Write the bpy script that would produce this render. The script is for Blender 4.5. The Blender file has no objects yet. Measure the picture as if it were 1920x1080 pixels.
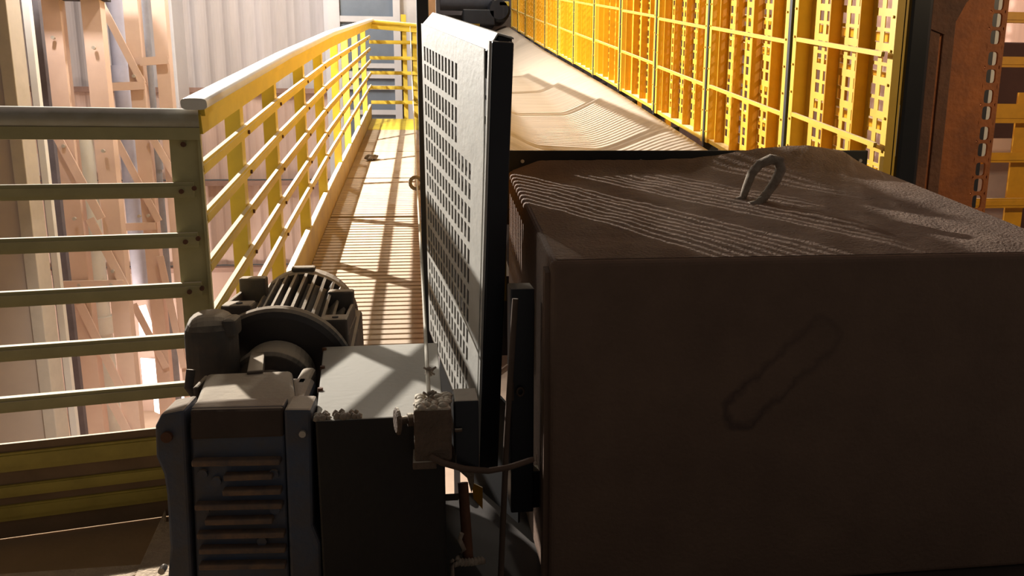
import bpy, bmesh, math, random
from mathutils import Vector, Matrix, noise
random.seed(7)
SC = bpy.context.scene
COL = SC.collection
PI = math.pi
V = Vector

# ------------------------------------------------------------------ camera
YAW, PITCH, FOC = math.radians(6.56), math.radians(10.6), 1400.0
CAM = V((0, 0, 1.05))
cr = V((math.cos(YAW), -math.sin(YAW), 0))
cf = V((math.sin(YAW)*math.cos(PITCH), math.cos(YAW)*math.cos(PITCH), -math.sin(PITCH)))
cu = cr.cross(cf)
cd = bpy.data.cameras.new('camera'); cam = bpy.data.objects.new('camera', cd); COL.objects.link(cam)
cd.sensor_width = 36; cd.lens = 36*FOC/1920; cd.clip_start = .02; cd.clip_end = 200
m = Matrix((cr, cu, -cf)).transposed().to_4x4(); m.translation = CAM
cam.matrix_world = m
SC.camera = cam
SC.view_settings.view_transform = 'Standard'; SC.view_settings.look = 'None'
SC.view_settings.gamma = 1; SC.view_settings.use_curve_mapping = False
SC.view_settings.exposure = 0.0

# ------------------------------------------------------------------ world and lamps
w = bpy.data.worlds.new('world'); SC.world = w; w.use_nodes = True
bg = w.node_tree.nodes['Background']
bg.inputs['Color'].default_value = (.80, .70, .61, 1); bg.inputs['Strength'].default_value = .115

def lamp(name, kind, loc, energy, col, size=.1, target=None, spot=None, blend=.6):
    l = bpy.data.lights.new(name, kind); l.energy = energy; l.color = col
    if kind == 'AREA': l.shape = 'SQUARE'; l.size = size
    else: l.shadow_soft_size = size
    if spot: l.spot_size = math.radians(spot); l.spot_blend = blend
    o = bpy.data.objects.new(name, l); COL.objects.link(o); o.location = loc
    if target: o.rotation_euler = (V(target)-V(loc)).to_track_quat('-Z', 'Y').to_euler()
    return o
lamp('floodlight_walkway', 'SPOT', (-2.5, 5.6, 3.0), 2300, (1, .95, .87), .03, target=(.6, 4.3, .6), spot=168, blend=.5)
lamp('floodlight_columns', 'POINT', (-3.3, 7.3, 3.2), 130, (1, .94, .90), .08)
lamp('fill_hall_walls', 'POINT', (-1.9, 8.6, 4.6), 190, (1, .93, .90), .3)  # unseen fill light added to brighten the hall walls
lamp('fill_right_bay', 'POINT', (3.4, 6.5, 4.2), 420, (1, .82, .62), .1)  # added fill for the background right of the guards, source unseen
lamp('floodlight_lower_level', 'POINT', (-4.3, 9.6, -1.6), 170, (1, .86, .74), .15)
lamp('floodlight_far_end', 'POINT', (-1.7, 7.6, 4.4), 330, (1, .94, .80), .05)
lamp('fill_belt_head', 'POINT', (.5, 11.2, 5.2), 170, (1, .95, .88), .1)  # fill light added so the drive machinery and far wall come out brighter
lamp('fill_front_right', 'SPOT', (3.7, .9, 2.5), 120, (1, .74, .45), .08, target=(2.2, 2.9, 1.2), spot=48, blend=.5)  # added orange spot that brightens the rusty column front, no known lamp

# ------------------------------------------------------------------ rays (pixel of the photograph -> point at a real distance)
def ray(x, y): return cr*((x-960)/FOC) + cu*((540-y)/FOC) + cf
def onX(x, y, X): r = ray(x, y); return CAM + r*(X/r.x)
def onY(x, y, Y): r = ray(x, y); return CAM + r*(Y/r.y)
def onZ(x, y, Z): r = ray(x, y); return CAM + r*((Z-CAM.z)/r.z)
def interp(x, pts):
    if x <= pts[0][0]: a, b = pts[0], pts[1]
    elif x >= pts[-1][0]: a, b = pts[-2], pts[-1]
    else:
        for a, b in zip(pts, pts[1:]):
            if a[0] <= x <= b[0]: break
    return a[1] + (b[1]-a[1])*(x-a[0])/(b[0]-a[0])
ZB = [(2.4, .72), (3.95, 1.044), (5.8, 1.46), (9.5, 2.23), (13.9, 3.2)]
ZF = [(2.0, .02), (3.43, .315), (5.14, .65), (9.3, 1.40)]
zb = lambda y: interp(y, ZB)
zf = lambda y: interp(y, ZF)

# ------------------------------------------------------------------ materials
MATS = {}
def mat(name, col, rough=.6, metal=0.0, var=.25, scale=6, col2=None, dust=None, dustlim=(.35, .8), bump=0.0, bscale=60, stretch=(1, 1, 1)):
    if name in MATS: return MATS[name]
    mt = bpy.data.materials.new(name); mt.use_nodes = True
    nt = mt.node_tree; N = nt.nodes; L = nt.links
    b = N['Principled BSDF']; b.inputs['Roughness'].default_value = rough; b.inputs['Metallic'].default_value = metal
    tc = N.new('ShaderNodeTexCoord'); mp = N.new('ShaderNodeMapping'); L.new(tc.outputs['Object'], mp.inputs['Vector'])
    mp.inputs['Scale'].default_value = stretch
    nz = N.new('ShaderNodeTexNoise'); nz.inputs['Scale'].default_value = scale; nz.inputs['Detail'].default_value = 6
    nz.inputs['Roughness'].default_value = .65
    L.new(mp.outputs['Vector'], nz.inputs['Vector'])
    rp = N.new('ShaderNodeValToRGB'); L.new(nz.outputs['Fac'], rp.inputs['Fac'])
    c2 = col2 if col2 else tuple(max(0, c*(1-var)) for c in col)
    rp.color_ramp.elements[0].position = .3; rp.color_ramp.elements[1].position = .7
    rp.color_ramp.elements[0].color = (*c2, 1); rp.color_ramp.elements[1].color = (*col, 1)
    out = rp.outputs['Color']
    if dust:
        g = N.new('ShaderNodeNewGeometry'); sx = N.new('ShaderNodeSeparateXYZ'); L.new(g.outputs['Normal'], sx.inputs[0])
        n2 = N.new('ShaderNodeTexNoise'); n2.inputs['Scale'].default_value = 22; n2.inputs['Detail'].default_value = 5
        L.new(tc.outputs['Object'], n2.inputs['Vector'])
        ad = N.new('ShaderNodeMath'); ad.operation = 'MULTIPLY_ADD'; L.new(n2.outputs['Fac'], ad.inputs[0]); ad.inputs[1].default_value = .5
        L.new(sx.outputs['Z'], ad.inputs[2])
        mr = N.new('ShaderNodeMapRange'); mr.inputs[1].default_value = dustlim[0]+.25; mr.inputs[2].default_value = dustlim[1]+.25
        L.new(ad.outputs[0], mr.inputs[0])
        mx = N.new('ShaderNodeMixRGB'); L.new(mr.outputs[0], mx.inputs['Fac']); L.new(out, mx.inputs['Color1']); mx.inputs['Color2'].default_value = (*dust, 1)
        out = mx.outputs['Color']
        mr2 = N.new('ShaderNodeMath'); mr2.operation = 'MAXIMUM'; L.new(mr.outputs[0], mr2.inputs[0]); mr2.inputs[1].default_value = rough
        L.new(mr2.outputs[0], b.inputs['Roughness'])
    L.new(out, b.inputs['Base Color'])
    if bump:
        n3 = N.new('ShaderNodeTexNoise'); n3.inputs['Scale'].default_value = bscale; n3.inputs['Detail'].default_value = 5
        L.new(mp.outputs['Vector'], n3.inputs['Vector'])
        bp = N.new('ShaderNodeBump'); bp.inputs['Strength'].default_value = bump; bp.inputs['Distance'].default_value = .01
        L.new(n3.outputs['Fac'], bp.inputs['Height']); L.new(bp.outputs['Normal'], b.inputs['Normal'])
    MATS[name] = mt
    return mt
DUST = (.52, .43, .33)
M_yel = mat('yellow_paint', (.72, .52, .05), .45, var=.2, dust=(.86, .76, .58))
M_yelsh = mat('shaded_yellow_paint', (.50, .44, .21), .55, var=.25, dust=(.80, .70, .55))  # dusty yellow paint greyed, its shaded side put into the colour
M_yelp = mat('lit_yellow_guard_paint', (.74, .47, .05), .4, var=.15, scale=9, dust=(.85, .75, .5))  # guard yellow made paler, light on sheets and posts put into the colour
M_yelg = mat('yellow_guard_paint', (.70, .34, .010), .38, var=.25, scale=9, dust=(.8, .66, .42))  # same guard yellow turned deeper orange, shade on the ribs put into it
M_white = mat('dusty_grey_sheet', (.55, .53, .48), .55, var=.18, scale=14, bump=.1)
M_black = mat('black_steel', (.017, .019, .026), .42, var=.3, dust=(.30, .26, .21), dustlim=(.6, .95))
M_rubber = mat('black_rubber', (.014, .013, .013), .7, var=.3)
M_gloss = mat('black_gloss_paint', (.012, .012, .012), .25, var=.4)
M_hood = mat('dusty_brown_steel', (.20, .125, .085), .85, col2=(.15, .092, .064), scale=5, bump=.25, bscale=90)
M_dust = mat('brown_dust', (.20, .132, .093), .95, col2=(.15, .098, .068), scale=12, bump=.6, bscale=130)
M_lug = mat('dust_covered_iron', (.40, .34, .27), .9, col2=(.20, .15, .11), scale=40, bump=.4)
M_rust = mat('rusted_steel', (.42, .125, .022), .75, col2=(.20, .06, .016), scale=7, bump=.3)
M_rustd = mat('dark_rusted_steel', (.17, .068, .03), .8, col2=(.08, .034, .018), scale=8, bump=.3)
M_gearb = mat('dark_blue_casting', (.055, .085, .15), .55, col2=(.095, .078, .065), scale=9, dust=(.42, .34, .265), dustlim=(.45, .8), bump=.2)
M_gearrib = mat('dusty_rib_edge', (.24, .145, .085), .8, col2=(.10, .08, .075), scale=30)
M_motor = mat('dusty_motor_casting', (.055, .05, .047), .7, col2=(.10, .072, .052), scale=14, dust=(.44, .365, .28), dustlim=(.35, .85), bump=.2)
M_cover = mat('dark_painted_cover', (.022, .017, .014), .6, var=.4, dust=(.38, .355, .31), dustlim=(.55, .8), bump=.12)
M_switch = mat('dusty_switch_casting', (.17, .115, .08), .8, col2=(.10, .066, .045), scale=20, dust=(.55, .48, .38), dustlim=(.5, .8), bump=.6, bscale=120)
M_rope = mat('pale_rope', (.62, .57, .47), .9, var=.25, scale=80)
M_cable = mat('dusty_cable', (.13, .085, .06), .85, var=.3, scale=30)
M_belt = mat('dusty_conveyor_belt', (.50, .42, .33), .9, col2=(.37, .31, .25), scale=2.2, stretch=(.7, 14, .7), bump=.1)  # dust tone; streaks across the belt also stand in for fine shadow lines
M_grate = mat('dusty_grating', (.52, .41, .30), .85, col2=(.42, .32, .23), scale=9, bump=.1)
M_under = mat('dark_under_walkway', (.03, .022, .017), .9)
M_floor = mat('brown_deck_plate', (.40, .26, .14), .9, col2=(.32, .21, .11), scale=4, bump=.15)
M_sand = mat('sandy_base', (.62, .48, .34), .95, col2=(.45, .34, .24), scale=30, bump=.7, bscale=110)
M_col = mat('tan_building_steel', (.72, .52, .42), .7, col2=(.64, .45, .36), scale=3, dust=(.8, .66, .5))
M_wall = mat('grey_pink_cladding', (.60, .55, .55), .75, col2=(.50, .46, .46), scale=2, stretch=(3, 1, .4))
M_wallp = mat('pink_cladding', (.66, .49, .42), .75, col2=(.58, .42, .355), scale=2, stretch=(3, 1, .5))
M_trim = mat('pink_brown_ledge', (.40, .25, .20), .8, var=.3)
M_panel = mat('beige_panel', (.47, .37, .30), .75, col2=(.42, .33, .27), scale=2)
M_tan = mat('tan_edge_strip', (.48, .41, .34), .7, var=.15)
M_bluegrey = mat('blue_grey_pipe', (.36, .37, .42), .5, var=.25)
M_pale = mat('pale_pipe', (.68, .66, .60), .6, var=.15, scale=3)
M_lav = mat('lavender_sheet', (.50, .49, .58), .6, var=.15)
M_frame = mat('pale_window_frame', (.62, .61, .63), .5, var=.08)
M_pane = mat('grey_blue_pane', (.20, .24, .30), .25, var=.2, scale=3)
M_ground = mat('dusty_ground', (.66, .50, .38), .95, col2=(.55, .40, .30), scale=1.5, bump=.2, bscale=12)
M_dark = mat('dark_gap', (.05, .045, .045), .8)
M_bolt = mat('bright_bolt', (.62, .56, .48), .45, metal=.4, var=.3)
M_grey = mat('grey_plate', (.40, .42, .42), .5, var=.2)
M_glow = bpy.data.materials.new('daylight_opening'); M_glow.use_nodes = True
_b = M_glow.node_tree.nodes['Principled BSDF']; _b.inputs['Emission Color'].default_value = (1, .96, .90, 1); _b.inputs['Emission Strength'].default_value = 2.2

def hood_front_mat():
    # brown dusty steel with the loop somebody drew in the dust with a finger
    mt = M_hood.copy(); mt.name = 'dusty_brown_steel_finger_mark'
    nt = mt.node_tree; N = nt.nodes; L = nt.links; b = N['Principled BSDF']
    tc = N.new('ShaderNodeTexCoord'); sp = N.new('ShaderNodeSeparateXYZ'); L.new(tc.outputs['Object'], sp.inputs[0])
    nz = N.new('ShaderNodeTexNoise'); nz.inputs['Scale'].default_value = 28; nz.inputs['Detail'].default_value = 4
    L.new(tc.outputs['Object'], nz.inputs['Vector'])
    def mth(op, a, c=None, cl=False):
        n = N.new('ShaderNodeMath'); n.operation = op; n.use_clamp = cl
        for i, v in enumerate((a, c)):
            if v is None: continue
            if isinstance(v, (int, float)): n.inputs[i].default_value = v
            else: L.new(v, n.inputs[i])
        return n.outputs[0]
    a = onY(1393, 768, 1.585); c = onY(1540, 632, 1.585)
    ux, uz = (c.x-a.x), (c.z-a.z); ln = math.hypot(ux, uz); ux /= ln; uz /= ln
    px = mth('SUBTRACT', sp.outputs['X'], a.x-HX); pz = mth('SUBTRACT', sp.outputs['Z'], a.z)
    t = mth('ADD', mth('MULTIPLY', px, ux), mth('MULTIPLY', pz, uz))
    s = mth('ADD', mth('MULTIPLY', px, -uz), mth('MULTIPLY', pz, ux))
    tcl = mth('MINIMUM', mth('MAXIMUM', t, 0.0), ln)
    dt = mth('SUBTRACT', t, tcl)
    d = mth('SQRT', mth('ADD', mth('MULTIPLY', dt, dt), mth('MULTIPLY', s, s)))
    d = mth('ADD', d, mth('MULTIPLY', mth('SUBTRACT', nz.outputs['Fac'], .5), .045))
    ring = mth('ABSOLUTE', mth('SUBTRACT', d, .041))
    mk = mth('SUBTRACT', 1.0, mth('DIVIDE', ring, .015), True)
    fade = mth('SUBTRACT', 1.0, mth('MULTIPLY', mth('MAXIMUM', t, 0.0), 2.2), True)
    mk = mth('MULTIPLY', mth('MULTIPLY', mk, fade), .6)
    old = b.inputs['Base Color'].links[0].from_socket
    mx = N.new('ShaderNodeMixRGB'); L.new(mk, mx.inputs['Fac']); L.new(old, mx.inputs['Color1']); mx.inputs['Color2'].default_value = (.035, .02, .022, 1)
    L.new(mx.outputs['Color'], b.inputs['Base Color'])
    return mt

# ------------------------------------------------------------------ mesh building
ROOTM = {}
class MB:
    def __init__(s): s.bm = bmesh.new()
    def hexa(s, p, smooth=False):
        v = [s.bm.verts.new(q) for q in p]
        for f in ((0, 3, 2, 1), (4, 5, 6, 7), (0, 1, 5, 4), (1, 2, 6, 5), (2, 3, 7, 6), (3, 0, 4, 7)):
            s.bm.faces.new([v[i] for i in f])
        return s
    def box(s, a, b):
        (x0, y0, z0), (x1, y1, z1) = a, b
        return s.hexa([(x0, y0, z0), (x1, y0, z0), (x1, y1, z0), (x0, y1, z0), (x0, y0, z1), (x1, y0, z1), (x1, y1, z1), (x0, y1, z1)])
    def obox(s, c, ax, ay, az, sx, sy, sz):
        c = V(c); ax = V(ax)*sx/2; ay = V(ay)*sy/2; az = V(az)*sz/2
        return s.hexa([c-ax-ay-az, c+ax-ay-az, c+ax+ay-az, c-ax+ay-az, c-ax-ay+az, c+ax-ay+az, c+ax+ay+az, c-ax+ay+az])
    def bar(s, p, q, wx, wz, up=(0, 0, 1)):
        p = V(p); q = V(q); d = (q-p); L = d.length; d.normalize()
        sd = d.cross(V(up)).normalized(); u = sd.cross(d)
        return s.obox((p+q)/2, sd, d, u, wx, L, wz)
    def prism(s, poly, vec):
        vec = V(vec); a = [s.bm.verts.new(V(p)) for p in poly]; b = [s.bm.verts.new(V(p)+vec) for p in poly]
        n = len(a); s.bm.faces.new(a[::-1]); s.bm.faces.new(b)
        for i in range(n): s.bm.faces.new((a[i], a[(i+1) % n], b[(i+1) % n], b[i]))
        return s
    def tube(s, pts, r, n=10, r2=None, up=(0, 0, 1), cap=True, closed=False, sq=1.0):
        pw = lambda c: math.copysign(abs(c)**sq, c)
        pts = [V(p) for p in pts]; rings = []; m_ = len(pts)
        for i, p in enumerate(pts):
            if closed: d = pts[(i+1) % m_]-pts[i-1]
            else: d = pts[min(i+1, m_-1)]-pts[max(i-1, 0)]
            d.normalize(); u = V(up)
            if abs(d.dot(u)) > .95: u = V((1, 0, 0)) if abs(d.x) < .9 else V((0, 1, 0))
            sd = d.cross(u).normalized(); uu = sd.cross(d)
            ri = r[i] if isinstance(r, (list, tuple)) else r
            rv = ri if r2 is None else r2
            rings.append([s.bm.verts.new(p+sd*ri*pw(math.cos(2*PI*k/n))+uu*rv*pw(math.sin(2*PI*k/n))) for k in range(n)])
        prs = list(zip(rings, rings[1:]))
        if closed: prs.append((rings[-1], rings[0]))
        for a, b in prs:
            for k in range(n):
                f = s.bm.faces.new((a[k], a[(k+1) % n], b[(k+1) % n], b[k])); f.smooth = True
        if cap and not closed:
            for rg in (rings[0][::-1], rings[-1]): s.bm.faces.new([s.bm.verts.new(v.co) for v in rg])
        return s
    def cyl(s, p, q, r, n=20): return s.tube([p, q], r, n)
    def lathe(s, p, q, prof, n=40):
        # prof: (distance along p->q, radius)
        p = V(p); d = (V(q)-p).normalized(); u = V((0, 0, 1)) if abs(d.z) < .9 else V((1, 0, 0))
        sd = d.cross(u).normalized(); uu = sd.cross(d); rings = []
        for t, r in prof:
            rings.append([s.bm.verts.new(p+d*t+sd*r*math.cos(2*PI*k/n)+uu*r*math.sin(2*PI*k/n)) for k in range(n)])
        for a, b in zip(rings, rings[1:]):
            for k in range(n): f = s.bm.faces.new((a[k], a[(k+1) % n], b[(k+1) % n], b[k])); f.smooth = False
        s.bm.faces.new(rings[0][::-1]); s.bm.faces.new(rings[-1])
        return s
    def blob(s, c, r, sub=2, amp=.25, fr=9, sc=(1, 1, 1)):
        t = bmesh.new(); bmesh.ops.create_icosphere(t, subdivisions=sub, radius=1)
        vm = {}
        for v in t.verts:
            k = 1+amp*noise.noise(v.co*fr*.3+V(c)*7)
            vm[v.index] = s.bm.verts.new(V(c)+V((v.co.x*sc[0], v.co.y*sc[1], v.co.z*sc[2]))*r*k)
        for f in t.faces: g = s.bm.faces.new([vm[v.index] for v in f.verts]); g.smooth = True
        t.free(); return s
    def grid(s, f, nu, nv, smooth=True):
        g = [[s.bm.verts.new(f(i/nu, j/nv)) for j in range(nv+1)] for i in range(nu+1)]
        for i in range(nu):
            for j in range(nv):
                q = s.bm.faces.new((g[i][j], g[i+1][j], g[i+1][j+1], g[i][j+1])); q.smooth = smooth
        return g
    def perf(s, f, us, vs, holes):
        # sheet over breaks us x vs; cells named in holes are left open
        g = {}
        def vt(i, j):
            if (i, j) not in g: g[i, j] = s.bm.verts.new(f(us[i], vs[j]))
            return g[i, j]
        for i in range(len(us)-1):
            for j in range(len(vs)-1):
                if (i, j) in holes: continue
                s.bm.faces.new((vt(i, j), vt(i+1, j), vt(i+1, j+1), vt(i, j+1)))
        return s
    def build(s, name, material, parent=None, bevel=0, seg=2, solid=0, flip=False, smooth=False):
        bm = s.bm
        if parent is not None:
            inv = ROOTM[parent.name].inverted()
            bmesh.ops.transform(bm, matrix=inv, verts=bm.verts)
        bmesh.ops.recalc_face_normals(bm, faces=bm.faces)
        me = bpy.data.meshes.new(name); bm.to_mesh(me); bm.free()
        o = bpy.data.objects.new(name, me); COL.objects.link(o); me.materials.append(material)
        if parent is not None: o.parent = parent; ROOTM[o.name] = ROOTM[parent.name].copy()
        else: ROOTM[o.name] = Matrix.Identity(4)
        if smooth:
            for p in me.polygons: p.use_smooth = True
        if solid:
            md = o.modifiers.new('thickness', 'SOLIDIFY'); md.thickness = solid; md.offset = 0
        if bevel:
            md = o.modifiers.new('bevel', 'BEVEL'); md.width = bevel; md.segments = seg; md.limit_method = 'ANGLE'; md.angle_limit = .6
        return o
def tag(o, label=None, cat=None, group=None, kind=None):
    for k, v in (('label', label), ('category', cat), ('group', group), ('kind', kind)):
        if v: o[k] = v
    return o
def thing(name, label, cat, loc=(0, 0, 0), group=None, kind=None):
    o = bpy.data.objects.new(name, None); COL.objects.link(o); o.location = loc; o.empty_display_size = .1
    ROOTM[o.name] = Matrix.Translation(loc)
    return tag(o, label, cat, group, kind)
def struct(name, mb, material, **k): return tag(mb.build(name, material, **k), kind='structure')
def clone(root, loc, label):
    r = root.copy(); COL.objects.link(r); r.location = loc; r['label'] = label
    for ch in root.children:
        c = ch.copy(); COL.objects.link(c); c.parent = r
        for g in ch.children: d = g.copy(); COL.objects.link(d); d.parent = c
    return r

# ================================================================== setting
HX = .27
struct('floor', MB().box((-3.2, .6, -.03), (-.15, 2.16, 0)), M_floor)
struct('floor_machine', MB().box((-.15, .6, -.03), (1.8, 2.16, 0)), M_under)  # same deck darkened, shade between the machines put into the colour
b = MB(); b.box((-12, -2, -3.2), (10, 24, -3.0)); g = struct('floor_lower', b, M_ground)
# walkway grating: one ribbed deck
b = MB(); y = 2.18; XL, XR = -.615, .03
while y < 8.45:
    z0 = zf(y); z1 = zf(y+.036)
    gap = .016 if y < 5.0 else .008
    y2 = y+.05-gap; z1 = zf(y2)
    b.hexa([(XL, y, z0-.022), (XR, y, z0-.022), (XR, y2, z1-.022), (XL, y2, z1-.022), (XL, y, z0), (XR, y, z0), (XR, y2, z1), (XL, y2, z1)])
    y += .05
    for jy in (4.95, 6.05, 7.2):
        if abs(y-jy) < .025: y += .03
struct('floor_walkway', b, M_grate)
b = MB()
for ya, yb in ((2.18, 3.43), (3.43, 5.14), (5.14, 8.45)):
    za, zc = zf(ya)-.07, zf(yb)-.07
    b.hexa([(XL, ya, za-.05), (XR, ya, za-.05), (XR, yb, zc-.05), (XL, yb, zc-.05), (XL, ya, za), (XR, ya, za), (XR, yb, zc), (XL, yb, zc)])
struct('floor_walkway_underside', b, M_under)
b = MB(); ya, yb = 8.46, 9.26
b.hexa([(XL, ya, zf(ya)-.05), (XR+.1, ya, zf(ya)-.05), (XR+.1, yb, zf(yb)-.05), (XL, yb, zf(yb)-.05), (XL, ya, zf(ya)+.004), (XR+.1, ya, zf(ya)+.004), (XR+.1, yb, zf(yb)+.004), (XL, yb, zf(yb)+.004)])
tag(b.build('landing_plate', mat('bright_yellow_floor_paint', (.78, .60, .06), .6, var=.2, scale=8)), 'yellow painted landing plate at the far end of the walkway', 'plate')

# corrugated cladding at the back
def corr(x0, x1, z0, z1, Y, amp=.03, pitch=.22):
    b = MB(); n = int((x1-x0)/pitch*6)
    def f(u, v):
        x = x0+(x1-x0)*u; ph = (x/pitch) % 1
        d = 0 if ph < .3 else (ph-.3)/.2 if ph < .5 else 1 if ph < .8 else (1-ph)/.2
        return V((x, Y-amp*d, z0+(z1-z0)*v))
    b.grid(f, n, 1, smooth=False); return b
struct('wall_back', corr(-9, -1.3, 1.9, 6.5, 11.5), M_wall, solid=.01)
struct('wall_back_middle', corr(-9, -1.0, .6, 1.86, 11.56), M_wallp, solid=.01)
struct('wall_back_lower', corr(-9, -1.0, -.68, .54, 11.62), M_wallp, solid=.01)
struct('wall_back_base', MB().box((-9, 11.75, -3.0), (-.2, 11.9, -.75)), M_wallp)
for i, z in enumerate((1.88, .56, -.72)):
    struct('trim_%d' % (i+1), MB().box((-9, 11.42, z-.05), (-1.0, 11.62, z+.02)), M_trim)
struct('wall_far', MB().box((-1.3, 16.5, -3), (6.5, 16.6, 8)), mat('far_wall_grey', (.24, .23, .24), .8, var=.3, scale=1.5))
# window front of the control room at the end of the walkway
b = MB()
fx = lambda x: onY(x, 100, 11.0).x
fz = lambda y_: onY(690, y_, 11.0).z
for xa, xb in ((618, 640), (739, 752)): b.box((fx(xa), 10.96, -1), (fx(xb), 11.06, 4.6))
for ya_, yb_ in ((42, 31), (128, 119), (147, 134), (168, 160), (215, 206)): b.box((fx(640), 10.97, fz(ya_)), (fx(739), 11.05, fz(yb_)))
wf = struct('window_1', b, M_frame)
b = MB()
b.box((fx(640)-.02, 11.02, -1), (fx(739)+.02, 11.035, 4.6))
ROOTM['window_1'] = Matrix.Identity(4)
b.build('pane', M_pane, wf)
struct('wall_control_room', MB().box((-1.35, 11.08, -3), (.2, 11.3, 5)), M_frame)
# left beige wall panel with its edge strip
xe = onY(55, 300, 7.0).x
struct('wall_left', MB().box((-6.5, 6.95, -3), (xe-.1, 7.2, 5)), M_panel, bevel=.006)
struct('trim_4', MB().box((xe-.105, 6.92, -3), (xe+.0, 7.15, 5)), M_tan, bevel=.006)
struct('trim_5', MB().box((onY(326, 200, 10.9).x, 10.8, -.7), (onY(341, 200, 10.9).x, 11.3, 5)), M_frame, bevel=.01)
# right bay
struct('wall_right', MB().box((5.2, 1, -3), (5.3, 17, 7)), mat('pink_brown_wall', (.55, .36, .30), .8, col2=(.36, .22, .18), scale=1.2, stretch=(1, 2, .3)))
struct('floor_right', MB().box((1.95, 2.0, -.6), (5.2, 16.5, -.5)), M_floor)

# lit openings low in the back wall
for i, poly in enumerate([[(258, 575), (272, 572), (292, 632), (262, 634)], [(263, 672), (292, 674), (296, 722), (268, 722)], [(288, 748), (303, 746), (299, 776), (290, 772)], [(325, 745), (352, 742), (350, 768), (330, 768)]]):
    q = [onY(x, y_, 11.36) for x, y_ in poly]
    o = struct('window_%d' % (i+2), MB().prism([V(p) for p in q], (0, .03, 0)), M_glow)

# ================================================================== building columns behind the railing
def channel(b, x0, x1, Y, z0, z1, dep=.12, t=.012):
    b.box((x0, Y, z0), (x1, Y+t, z1)); b.box((x0, Y+t, z0), (x0+t, Y+dep, z1)); b.box((x1-t, Y+t, z0), (x1, Y+dep, z1))
def lacing(b, pa, pb, Y, wd):
    p = onY(*pa, Y); q = onY(*pb, Y); b.bar(p, q, .015, wd, up=(0, 0, 1) if abs((q-p).z) < abs((q-p).x) else (1, 0, 0))
def bolts(par, pts, Y, r=.018):
    for x, y_ in pts: p = onY(x, y_, Y); MB().cyl(p, p+V((0, -.03, 0)), r, 8).build('bolt', M_bolt, par)
c1 = thing('laced_column', 'tan laced steel column of two wide bolted posts nearest the beige panel', 'column', (-3.35, 8, -3))
x0 = onY(98, 196, 8).x
b = MB(); channel(b, x0, onY(131, 196, 8).x, 8.0, -3, 2.46); b.build('post', M_col, c1)
b = MB(); channel(b, onY(170, 196, 8).x, onY(205, 196, 8).x, 8.0, -3, 2.46); b.build('post', M_col, c1)
for pa, pb in (((108, 258), (190, 410)), ((168, 410), (236, 540)), ((150, 570), (225, 725)), ((200, 735), (260, 850))):
    b = MB(); lacing(b, pa, pb, 7.97, .085); b.build('lacing_bar', M_col, c1)
for pa, pb in (((120, 535), (232, 533)),):
    b = MB(); lacing(b, pa, pb, 7.96, .09); b.build('batten', M_col, c1)
bolts(c1, [(101, 71), (177, 90), (121, 274), (195, 283), (141, 410), (210, 533), (150, 534), (213, 508)], 7.975)
c2 = thing('laced_column', 'tan laced steel column farther back, half hidden by the corner post of the railing', 'column', (-2.95, 8.8, -3))
b = MB(); channel(b, onY(247, 196, 8.8).x, onY(274, 196, 8.8).x, 8.8, -3, 5); b.build('post', M_col, c2)
b = MB(); channel(b, onY(299, 196, 8.8).x, onY(324, 196, 8.8).x, 8.8, -3, 5); b.build('post', M_col, c2)
for pa, pb in (((190, 8), (268, 158)), ((214, 255), (298, 415)), ((284, 255), (336, 345)), ((250, 570), (312, 690)), ((300, 480), (345, 690))):
    b = MB(); lacing(b, pa, pb, 8.77, .075); b.build('lacing_bar', M_col, c2)
for pa, pb in (((204, 163), (272, 160)), ((262, 116), (316, 112)), ((222, 426), (292, 424))):
    b = MB(); lacing(b, pa, pb, 8.76, .085); b.build('batten', M_col, c2)
bolts(c2, [(252, 143), (279, 404), (222, 412), (262, 405)], 8.765)
# landing beam on top of the first column
p = onY(60, 12, 7.8); q = onY(182, 12, 7.8)
t = thing('landing_beam', 'pale beam end with dark underside on top of the left column', 'beam', (-3.4, 7.9, p.z))
MB().box((p.x, 7.75, 2.495), (q.x, 8.2, 2.75)).build('beam', M_tan, t, bevel=.005)
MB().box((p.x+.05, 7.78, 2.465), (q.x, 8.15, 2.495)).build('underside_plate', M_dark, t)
# pipes between the columns
def vpipe(px, py, Y, r, z0, z1, label, m_, name='pipe'):
    x = onY(px, py, Y).x
    b = MB(); b.tube([(x, Y, z0), (x, Y, z1)], r, 20); b.tube([(x, Y, (z0+z1)/2-.2), (x, Y, (z0+z1)/2)], r*1.25, 20)
    return tag(b.build(name, m_), label, 'pipe')
vpipe(148, 196, 9.0, .105, -3, 1.25, 'thick pale vertical pipe between the two posts of the laced column', M_pale, 'downpipe')
vpipe(47, 200, 7.45, .045, -3, 5, 'blue-grey vertical pipe along the edge of the beige panel', M_bluegrey, 'drain_pipe')
vpipe(233, 196, 10.2, .10, onY(262, 556, 10.2).z, 5, 'lavender vertical pipe behind the laced columns', M_lav, 'duct_pipe')
vpipe(284, 196, 9.4, .055, -3, 5, 'dark grey vertical pipe between the posts of the farther laced column', M_bluegrey, 'cable_pipe')
x = onY(60, 120, 7.6).x
tag(MB().box((x-.03, 7.6, -3), (x+.03, 7.66, 2.6)).build('lit_edge', mat('lit_edge_white', (.8, .78, .74), .6, var=.08)), 'narrow white strip with a lit edge put into its colour, beside the blue-grey pipe', 'lit_edge')  # white strip stands for a lit edge, its brightness is in the colour
tag(MB().box((onY(66, 200, 8.5).x, 8.45, -3), (onY(97, 200, 8.5).x, 8.6, 5)).build('recess_shade', mat('recess_shade_tone', (.16, .14, .15), .7, var=.3)), 'dark block put in for the shaded recess left of the laced column', 'post')  # dark block added for the recess, its shade put into the colour

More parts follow.
